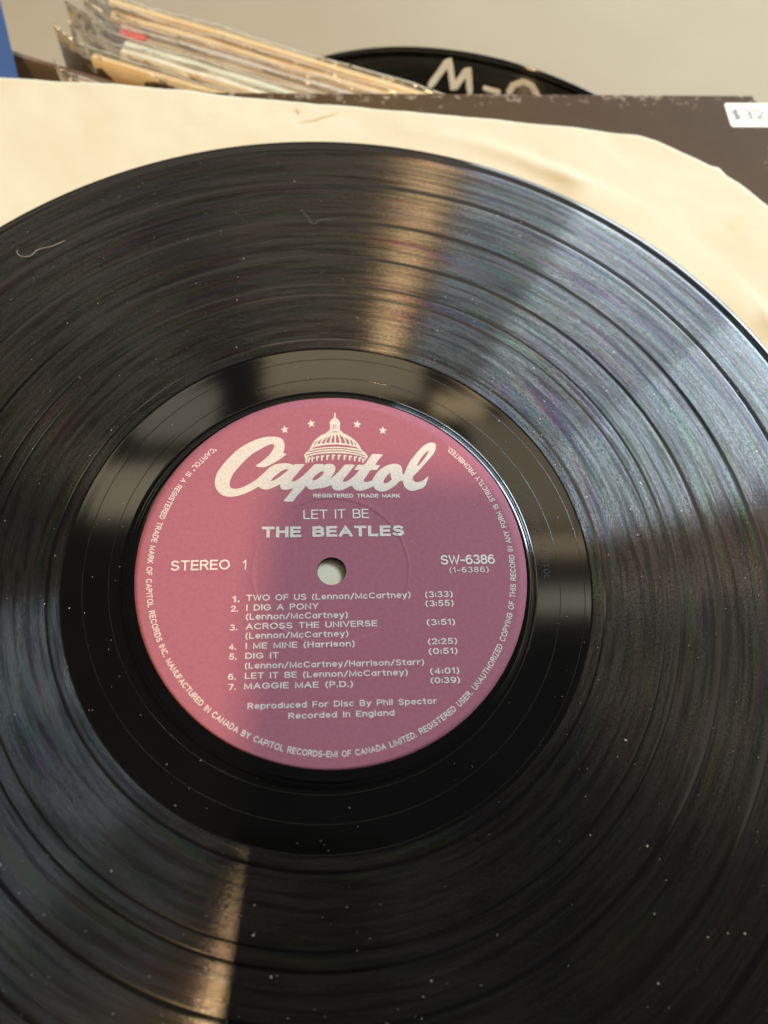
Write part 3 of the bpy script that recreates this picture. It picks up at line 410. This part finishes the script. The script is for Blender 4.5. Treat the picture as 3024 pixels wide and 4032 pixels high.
for s in range(seg):
    a = 2 * math.pi * s / seg; rb = boundary(a) + 0.40 * nz(s * 0.08, 2) + 0.12 * nz(s * 0.7, 3)
    for f in fr_:
        x, y = rb * f * math.cos(a), rb * f * math.sin(a); vv.append((x * MM, y * MM, sleeve_z(x, y) * MM))
    vv.append((x * MM, y * MM, (sleeve_z(x, y) - 0.35) * MM))
    x *= 0.8; y *= 0.8; vv.append((x * MM, y * MM, -1.95 * MM))
n = len(fr_) + 2
for s in range(seg):
    b0, b1 = s * n, ((s + 1) % seg) * n
    for i in range(n - 1): ff.append((b0 + i, b0 + i + 1, b1 + i + 1, b1 + i))
ff.append(tuple(s * n for s in range(seg))); ff.append(tuple(s * n + n - 1 for s in reversed(range(seg))))
sl = thing('paper_sleeve', 'cream paper inner sleeve with a clipped corner, under the large black record', 'sleeve')
obj('paper', mesh('paper', vv, ff), PAPER, sl, True)
def ribbon(name, pts, w, zf, mat, parent, taper=True, lift=0.06):
    vv, ff = [], []; n = len(pts)
    for i, (x, y) in enumerate(pts):
        x0, y0 = pts[max(0, i - 1)]; x1, y1 = pts[min(n - 1, i + 1)]; L = math.hypot(x1 - x0, y1 - y0)
        ww = w * (0.35 + 0.65 * math.sin(math.pi * (i + 0.5) / n)) if taper else w; nx, ny = -(y1 - y0) / L * ww / 2, (x1 - x0) / L * ww / 2
        for q, h in ((-1, 0), (0, lift), (1, 0)): vv.append(((x + q * nx) * MM, (y + q * ny) * MM, (zf(x + q * nx, y + q * ny) + 0.03 + h) * MM))
        if i:
            for j in range(2): ff.append((3 * i - 3 + j, 3 * i - 2 + j, 3 * i + 1 + j, 3 * i + j))
    return obj(name, mesh(name, vv, ff), mat, parent)
def dense(pts, k_=6, jit=0.0):
    out = []
    for i in range(len(pts) - 1):
        for q in range(k_): t = q / k_; out.append((pts[i][0] * (1 - t) + pts[i + 1][0] * t + jit * nz(i * 3 + q, 1), pts[i][1] * (1 - t) + pts[i + 1][1] * t + jit * nz(i * 3 + q, 2)))
    return out + [tuple(pts[-1])]
ribbon('crease', dense([(-11.5, 159.5), (-9, 160.4), (-6.2, 160.8), (-4.1, 162.2), (-1, 163.4), (1.5, 164.8)], 4, 0.2), 1.1, sleeve_z, CREASE, sl)
ribbon('crease', dense([(-12.8, 166.0), (-11.7, 163.7)], 5, 0.2), 1.3, sleeve_z, CREASE, sl)

# ---------------------------------------------------------------- album cover under it
al = thing('album_cover', 'scuffed dark brown album cover with a white price sticker, under the paper sleeve', 'album cover')
AL_A = R(2.45); AL_C = (4.6, 18.5)
bm = bmesh.new(); bmesh.ops.create_cube(bm, size=1.0)
for v in bm.verts: v.co = Vector((v.co.x * 0.315, v.co.y * 0.315, v.co.z * 0.0034))
vert_edges = [e for e in bm.edges if abs(e.verts[0].co.z - e.verts[1].co.z) > 0.001]
bmesh.ops.bevel(bm, geom=vert_edges, offset=0.0035, segments=5, affect='EDGES')
bmesh.ops.bevel(bm, geom=[e for e in bm.edges if abs(e.verts[0].co.z - e.verts[1].co.z) < 1e-6], offset=0.0007, segments=2, affect='EDGES')
board = obj('board', bm, ALBUM, al); al.location = (AL_C[0] * MM, AL_C[1] * MM, -0.00405); al.rotation_euler = (0, 0, AL_A)
ALT = 1.72
def w2a(x, y):
    dx, dy = x - AL_C[0], y - AL_C[1]; c, s = math.cos(-AL_A), math.sin(-AL_A); return (c * dx - s * dy, s * dx + c * dy)
bm = bmesh.new(); cx, cy = w2a(149.3, 172.1)
w, h = 9.3, 5.8; ring = []
for qx, qy, a0 in ((1, 1, 0), (-1, 1, 90), (-1, -1, 180), (1, -1, 270)):
    for i in range(6):
        a = R(a0 + 18 * i); ring.append((cx + qx * (w - 1.1) + 1.1 * math.cos(a), cy + qy * (h - 1.1) + 1.1 * math.sin(a)))
lo = [bm.verts.new((x * MM, y * MM, ALT * MM)) for x, y in ring]; hi = [bm.verts.new((x * MM, y * MM, (ALT + 0.12) * MM)) for x, y in ring]
bm.faces.new(hi)
for i in range(len(ring)): bm.faces.new((lo[i], lo[(i + 1) % len(ring)], hi[(i + 1) % len(ring)], hi[i]))
st = obj('price_sticker', bm, WHITE_STICKER, al)
def pen(name, strokes, w, z, mat, parent):
    vv, ff = [], []
    for pts in strokes:
        n = len(pts); base = len(vv)
        for i, (x, y) in enumerate(pts):
            x0, y0 = pts[max(0, i - 1)]; x1, y1 = pts[min(n - 1, i + 1)]; L = math.hypot(x1 - x0, y1 - y0) or 1
            nx, ny = -(y1 - y0) / L * w / 2, (x1 - x0) / L * w / 2
            vv += [((x + nx) * MM, (y + ny) * MM, z * MM), ((x - nx) * MM, (y - ny) * MM, z * MM)]
            if i: b = base + 2 * i; ff.append((b - 2, b - 1, b + 1, b))
    return obj(name, mesh(name, vv, ff), mat, parent)
def arcp(cx_, cy_, rx, ry, a0, a1, n=12): return [(cx_ + rx * math.cos(R(a0 + (a1 - a0) * i / n)), cy_ + ry * math.sin(R(a0 + (a1 - a0) * i / n))) for i in range(n + 1)]
ox, oy = cx - 7.7, cy - 2.0
dollar = arcp(ox + 1.6, oy + 3.1, 1.2, 0.95, 40, 270) + arcp(ox + 1.6, oy + 1.2, 1.2, 0.95, 90, -140)
three = arcp(ox + 5.6, oy + 3.2, 1.5, 0.95, 140, -80) + arcp(ox + 5.6, oy + 1.2, 1.6, 1.05, 80, -140)
two = arcp(ox + 9.9, oy + 3.0, 1.7, 1.2, 160, -30) + [(ox + 9.6, oy + 1.0), (ox + 8.7, oy + 0.3), (ox + 10.2, oy + 0.5), (ox + 12.4, oy + 0.2)]
pen('price_writing', [dollar, [(ox + 1.9, oy + 4.7), (ox + 1.4, oy - 0.4)], three, two], 0.85, ALT + 0.15, INK, st)

# ---------------------------------------------------------------- records standing behind
YAW = R(-20); E1 = Vector((math.cos(YAW), math.sin(YAW), 0)); PN = Vector((-E1.y, E1.x, 0))
def stand(name, e, p, ztop, label_, cat, group=None, yaw=0.0):
    t = thing(name, label_, cat, (E1 * e + PN * p) * MM + Vector((0, 0, 0)), group); t.location.z = TABLE_Z + 0.0006; t.rotation_euler = (0, 0, YAW + yaw); return t
def jacket_mesh(thick, height, width=315, seed=0):
    """jacket, its left edge at local x = 0, standing on z = 0, slightly bowed"""
    vv, ff = [], []; nx = 24; sec = [(-0.5, 0), (-0.5, 0.5), (-0.5, 0.96), (-0.5, 0.995), (-0.32, 1.0), (0.32, 1.0), (0.5, 0.995), (0.5, 0.96), (0.5, 0.5), (0.5, 0)]
    for i in range(nx + 1):
        x = width * i / nx
        for q, h in sec:
            bow = 0.7 * nz(x * 0.012, seed * 3.1)
            zz = height * h + (0.6 * nz(x * 0.05, seed * 5.7, 1) - 0.3 if h > 0.9 else 0)
            vv.append((x * MM, (q * thick + bow) * MM, zz * MM))
    n = len(sec)
    for i in range(nx):
        for j in range(n): ff.append((i * n + j, i * n + (j + 1) % n, (i + 1) * n + (j + 1) % n, (i + 1) * n + j))
    ff.append(tuple(reversed(range(n)))); ff.append(tuple(nx * n + j for j in range(n)))
    return mesh('jacket', vv, ff)
def film_mesh(thick, height, left, up, seed, width=315):
    vv, ff = [], []; nx = 46; sec = [(-1, 0), (-1, 0.4), (-1, 0.8), (-1, 0.93), (-0.9, 0.985), (-0.5, 1.0), (0, 1.004), (0.5, 1.0), (0.9, 0.985), (1, 0.93), (1, 0.8), (1, 0.4), (1, 0)]
    for i in range(nx + 1):
        x = -left + (width + left) * (i / nx) ** 1.35
        pinch = 1.0 if x > 2 else 0.12 + 0.88 * max(0, (x + left) / (left + 2)) ** 0.8
        for q, h in sec:
            y = q * (thick / 2 + 0.5) * pinch + 1.1 * nz(x * 0.03, h * 4, seed) * (1 if x > 0 else 1.8) + 0.35 * nz(x * 0.16, h * 11, seed + 2)
            z = h * (height + up) + (1.3 * nz(x * 0.05, seed, 3) + 0.6 * nz(x * 0.21, seed, 4) if h > 0.9 else 0)
            if x < 0 and h > 0.9: z += 7.0 * (-x / left) ** 2 * (0.6 + 0.5 * nz(seed * 1.7, 9))
            vv.append((x * MM, y * MM, z * MM))
    n = len(sec)
    for i in range(nx):
        for j in range(n - 1): ff.append((i * n + j, i * n + j + 1, (i + 1) * n + j + 1, (i + 1) * n + j))
    return mesh('plastic_sleeve', vv, ff)
# (e of left edge, p, height, thickness, flap, edge colours, label)
G = 'records in clear plastic sleeves standing behind the album cover'
SP = [(-155, 183.3, 302.5, 2.9, 9, (0.62, 0.44, 0.22), (0.72, 0.56, 0.32), 'tan record jacket in clear plastic, rearmost of the standing row'),
      (-152, 178.6, 302.0, 3.0, 12, (0.70, 0.58, 0.38), (0.62, 0.46, 0.26), 'cream record jacket in clear plastic, second from the back of the row'),
      (-146, 174.6, 301.5, 2.2, 14, (0.44, 0.39, 0.36), (0.52, 0.46, 0.40), 'greyish mauve record jacket in clear plastic, third from the back of the row'),
      (-145, 171.2, 301.0, 2.4, 20, (0.36, 0.27, 0.17), (0.46, 0.36, 0.24), 'darker brown record jacket with a red mark on its corner, in clear plastic'),
      (-141, 166.4, 301.5, 3.0, 16, (0.50, 0.55, 0.44), (0.62, 0.62, 0.50), 'pale green record jacket in clear plastic in the standing row'),
      (-140, 161.8, 302.0, 2.6, 18, (0.74, 0.69, 0.58), (0.62, 0.56, 0.46), 'whitish record jacket in shiny clear plastic, just behind the cream one'),
      (-148, 155.6, 302.0, 2.8, 13, (0.72, 0.54, 0.30), (0.64, 0.48, 0.26), 'cream record jacket in clear plastic, second from the front of the row'),
      (-151, 142.6, 301.0, 3.4, 4, (0.72, 0.58, 0.36), (0.60, 0.45, 0.25), 'cream record jacket in clear plastic, nearest the paper sleeve')]
for i, (e, p, h, th, flap, c1, c2, lab) in enumerate(SP):
    t = stand('sleeved_record', e, p, 0, lab, 'record sleeve', G)
    mat = flat('jacket_board', rgb(*[min(0.85, v * 1.2) for v in c1]), 0.7, rgb(*[min(0.85, v * 1.2) for v in c2]), 120.0)
    obj('jacket', jacket_mesh(th, h, seed=i), mat, t)
    obj('plastic_sleeve', film_mesh(th, h, flap, 1.2, i * 1.37 + 0.5), FILM, t, True)
    if i == 3:
        bm = bmesh.new(); bmesh.ops.create_cube(bm, size=1.0)
        for v in bm.verts: v.co = Vector(((v.co.x * 10 + 5) * MM, v.co.y * 2.7 * MM, (h - 3.4 + v.co.z * 7.4) * MM))
        obj('red_mark', bm, flat('red_ink', rgb(0.62, 0.07, 0.05), 0.5), t)
t = stand('brown_record_sleeve', -179, 149.2, 0, 'plain dark brown record jacket standing left of the plastic sleeves', 'record sleeve')
obj('jacket', jacket_mesh(2.6, 298.5, 325, seed=21), flat('brown_board', rgb(0.115, 0.082, 0.060), 0.5, rgb(0.17, 0.125, 0.09), 14.0), t)
# blue album lying flat at the left
bl = thing('blue_album', 'blue album cover lying flat at the far left edge, under the paper sleeve', 'album cover')
bm = bmesh.new(); bmesh.ops.create_cube(bm, size=1.0)
for v in bm.verts: v.co = Vector((v.co.x * 0.315 - 0.1575, v.co.y * 0.315, v.co.z * 0.003))
bmesh.ops.bevel(bm, geom=list(bm.edges), offset=0.0006, segments=2, affect='EDGES')
obj('board', bm, flat('blue_board', rgb(0.030, 0.072, 0.20), 0.38, rgb(0.045, 0.10, 0.25), 10.0), bl)
bl.location = (-0.1068, 0.176, -0.0046); bl.rotation_euler = (0, 0, R(17.5))

# record used as a divider, standing upright, with painted letters
dv = thing('divider_record', 'black record standing upright as a divider with white painted letters', 'record', (0.0665, 0.1955, 0)); dv.location.z = -0.1548
dv.rotation_euler = (R(90), 0, YAW)
obj('disc', disc_mesh('divider_disc', 200), vinyl_material('divider_vinyl'), dv, True)
def paint_strokes(name, strokes, w, parent, mat, z=0.05):
    bm = bmesh.new()
    for pts in strokes:
        pts = dense([tuple(p) for p in pts], 6); prev = None
        n = len(pts)
        for i, (x, y) in enumerate(pts):
            x0, y0 = pts[max(0, i - 1)]; x1, y1 = pts[min(n - 1, i + 1)]; L = math.hypot(x1 - x0, y1 - y0) or 1
            e = min(i, n - 1 - i); ww = w * (0.6 if e == 0 else 0.92 if e == 1 else 1.0) * (1 + 0.12 * nz(x * 0.9, y * 0.9)); nx, ny = -(y1 - y0) / L * ww / 2, (x1 - x0) / L * ww / 2
            cur = [bm.verts.new(((x + q * nx) * MM, (y + q * ny) * MM, (z + hh) * MM)) for q, hh in ((-1, 0), (-0.7, 0.12), (0, 0.17), (0.7, 0.12), (1, 0))]
            if prev:
                for j in range(4): bm.faces.new((prev[j], prev[j + 1], cur[j + 1], cur[j]))
            prev = cur
    bmesh.ops.recalc_face_normals(bm, faces=bm.faces)
    return obj(name, bm, mat, parent)
H = DATA['HAND']
paint_strokes('painted_letter', [H[0]], 2.5, dv, PAINT)
paint_strokes('painted_dash', [H[1]], 2.3, dv, PAINT)
qx = [(-0.7, 138.0), (0.4, 141.9), (3.7, 144.6), (7.2, 144.0), (9.7, 141.2), (10.2, 137.0), (8.2, 133.2), (4.6, 131.6), (1.2, 133.2), (-0.6, 136.0)]
paint_strokes('painted_letter', [qx, [(6, 135), (11.5, 130)]], 2.5, dv, PAINT)

# ---------------------------------------------------------------- dust and fibres on the record
bm = bmesh.new()
def speck(x, y, z, s, el=1.0, a=0.0):
    ca, sa = math.cos(a), math.sin(a); ring = []
    for i in range(5):
        t = 2 * math.pi * i / 5 + random.random() * 0.7; q = s * (0.6 + 0.5 * random.random()); ux, uy = q * math.cos(t) * el, q * math.sin(t)
        ring.append(bm.verts.new(((x + ux * ca - uy * sa) * MM, (y + ux * sa + uy * ca) * MM, z * MM)))
    top = bm.verts.new((x * MM, y * MM, (z + s * 0.9) * MM))
    for i in range(5): bm.faces.new((ring[i], ring[(i + 1) % 5], top))
for i in range(800):
    r_ = math.sqrt(random.uniform(54 ** 2, 149 ** 2)); a = random.uniform(0, 2 * math.pi)
    big = random.random() < 0.05
    speck(r_ * math.cos(a), r_ * math.sin(a), -0.05, random.uniform(0.13, 0.24) if big else random.uniform(0.04, 0.11), random.choice((1, 1, 1.6, 2.4)), random.uniform(0, 6))
for i in range(26):
    r_ = math.sqrt(random.uniform(5 ** 2, 49 ** 2)); a = random.uniform(0, 2 * math.pi)
    x, y = r_ * math.cos(a), r_ * math.sin(a); speck(x, y, label_z(x, y), random.uniform(0.05, 0.12), random.choice((1, 2.2)), random.uniform(0, 6))
du = obj('dust', bm, DUST); du['kind'] = 'stuff'; du['label'] = 'specks of pale dust on the record'
def fibre(name, pts, rad, label_, z=0.02):
    vv, ff = [], []; n = len(pts); m_ = 5
    for i, (x, y) in enumerate(pts):
        x0, y0 = pts[max(0, i - 1)]; x1, y1 = pts[min(n - 1, i + 1)]; L = math.hypot(x1 - x0, y1 - y0) or 1; nx, ny = -(y1 - y0) / L, (x1 - x0) / L
        rd = rad * (0.5 if i in (0, n - 1) else 1)
        for j in range(m_):
            t = 2 * math.pi * j / m_; vv.append(((x + nx * rd * math.cos(t)) * MM, (y + ny * rd * math.cos(t)) * MM, (z + rd + rd * math.sin(t)) * MM))
        if i:
            for j in range(m_): ff.append(((i - 1) * m_ + j, (i - 1) * m_ + (j + 1) % m_, i * m_ + (j + 1) % m_, i * m_ + j))
    return tag(obj(name, mesh(name, vv, ff), DUST, None, True), label_, 'fibre')
def smooth_open(p, it=2):
    for _ in range(it):
        q = [p[0]]
        for i in range(len(p) - 1):
            (x0, y0), (x1, y1) = p[i], p[i + 1]; q += [(x0 * .75 + x1 * .25, y0 * .75 + y1 * .25), (x0 * .25 + x1 * .75, y0 * .25 + y1 * .75)]
        p = q + [p[-1]]
    return p
fibre('hair', smooth_open([(-95.06, 101.47), (-94.43, 100.24), (-93.75, 99.68), (-92.25, 99.54), (-90.93, 99.68), (-90.28, 100.37), (-89.26, 102.13), (-87.49, 102.86), (-84.98, 103.71), (-83.23, 104.74), (-81.44, 106.06)]), 0.06, 'hooked white hair near the upper left edge of the large record')
fibre('lint_fibre', smooth_open([(-9.5, 119.5), (-8.0, 118.0), (-6.8, 115.2), (-5.6, 115.0), (-4.8, 116.6), (-2.5, 117.0), (1.0, 117.6), (4.0, 117.9)]), 0.018, 'wavy pale fibre on the upper middle grooves of the large record')

# ---------------------------------------------------------------- the phone that takes the picture (its shadow and reflection show)
ph = thing('smartphone', 'dark smartphone held over the record, casting the soft shadow on the label', 'phone')
ph.matrix_world = Matrix.Translation(CAM_LOC) @ CAM_AX.to_4x4()
bm = bmesh.new(); x0, x1, y0, y1 = -46.0, 28.0, -137.0, 13.0; ring = []
for qx_, qy_, a0 in ((x1 - 9, y1 - 9, 0), (x0 + 9, y1 - 9, 90), (x0 + 9, y0 + 9, 180), (x1 - 9, y0 + 9, 270)):
    for i in range(9): a = R(a0 + 11.25 * i); px_, py_ = qx_ + 9 * math.cos(a), qy_ + 9 * math.sin(a); ring.append((px_ * math.cos(R(-2.6)) - py_ * math.sin(R(-2.6)), px_ * math.sin(R(-2.6)) + py_ * math.cos(R(-2.6))))
lo = [bm.verts.new((x * MM, y * MM, 4 * MM)) for x, y in ring]; hi = [bm.verts.new((x * MM, y * MM, 12 * MM)) for x, y in ring]
bm.faces.new(list(reversed(lo))); bm.faces.new(hi)
for i in range(len(ring)): j = (i + 1) % len(ring); bm.faces.new((lo[i], lo[j], hi[j], hi[i]))
obj('body', bm, PHONE, ph)
for lx, ly, rad in ((0, 0, 6.5), (0, -17, 6.5), (-15, -8.5, 6.5), (-15, 3, 2.2)):
    bm = bmesh.new(); bmesh.ops.create_cone(bm, cap_ends=True, segments=28, radius1=rad * MM, radius2=rad * MM, depth=2.0 * MM)
    bmesh.ops.translate(bm, verts=bm.verts, vec=(lx * MM, ly * MM, 3.2 * MM)); obj('camera_lens' if rad > 3 else 'flash', bm, LENS, ph)
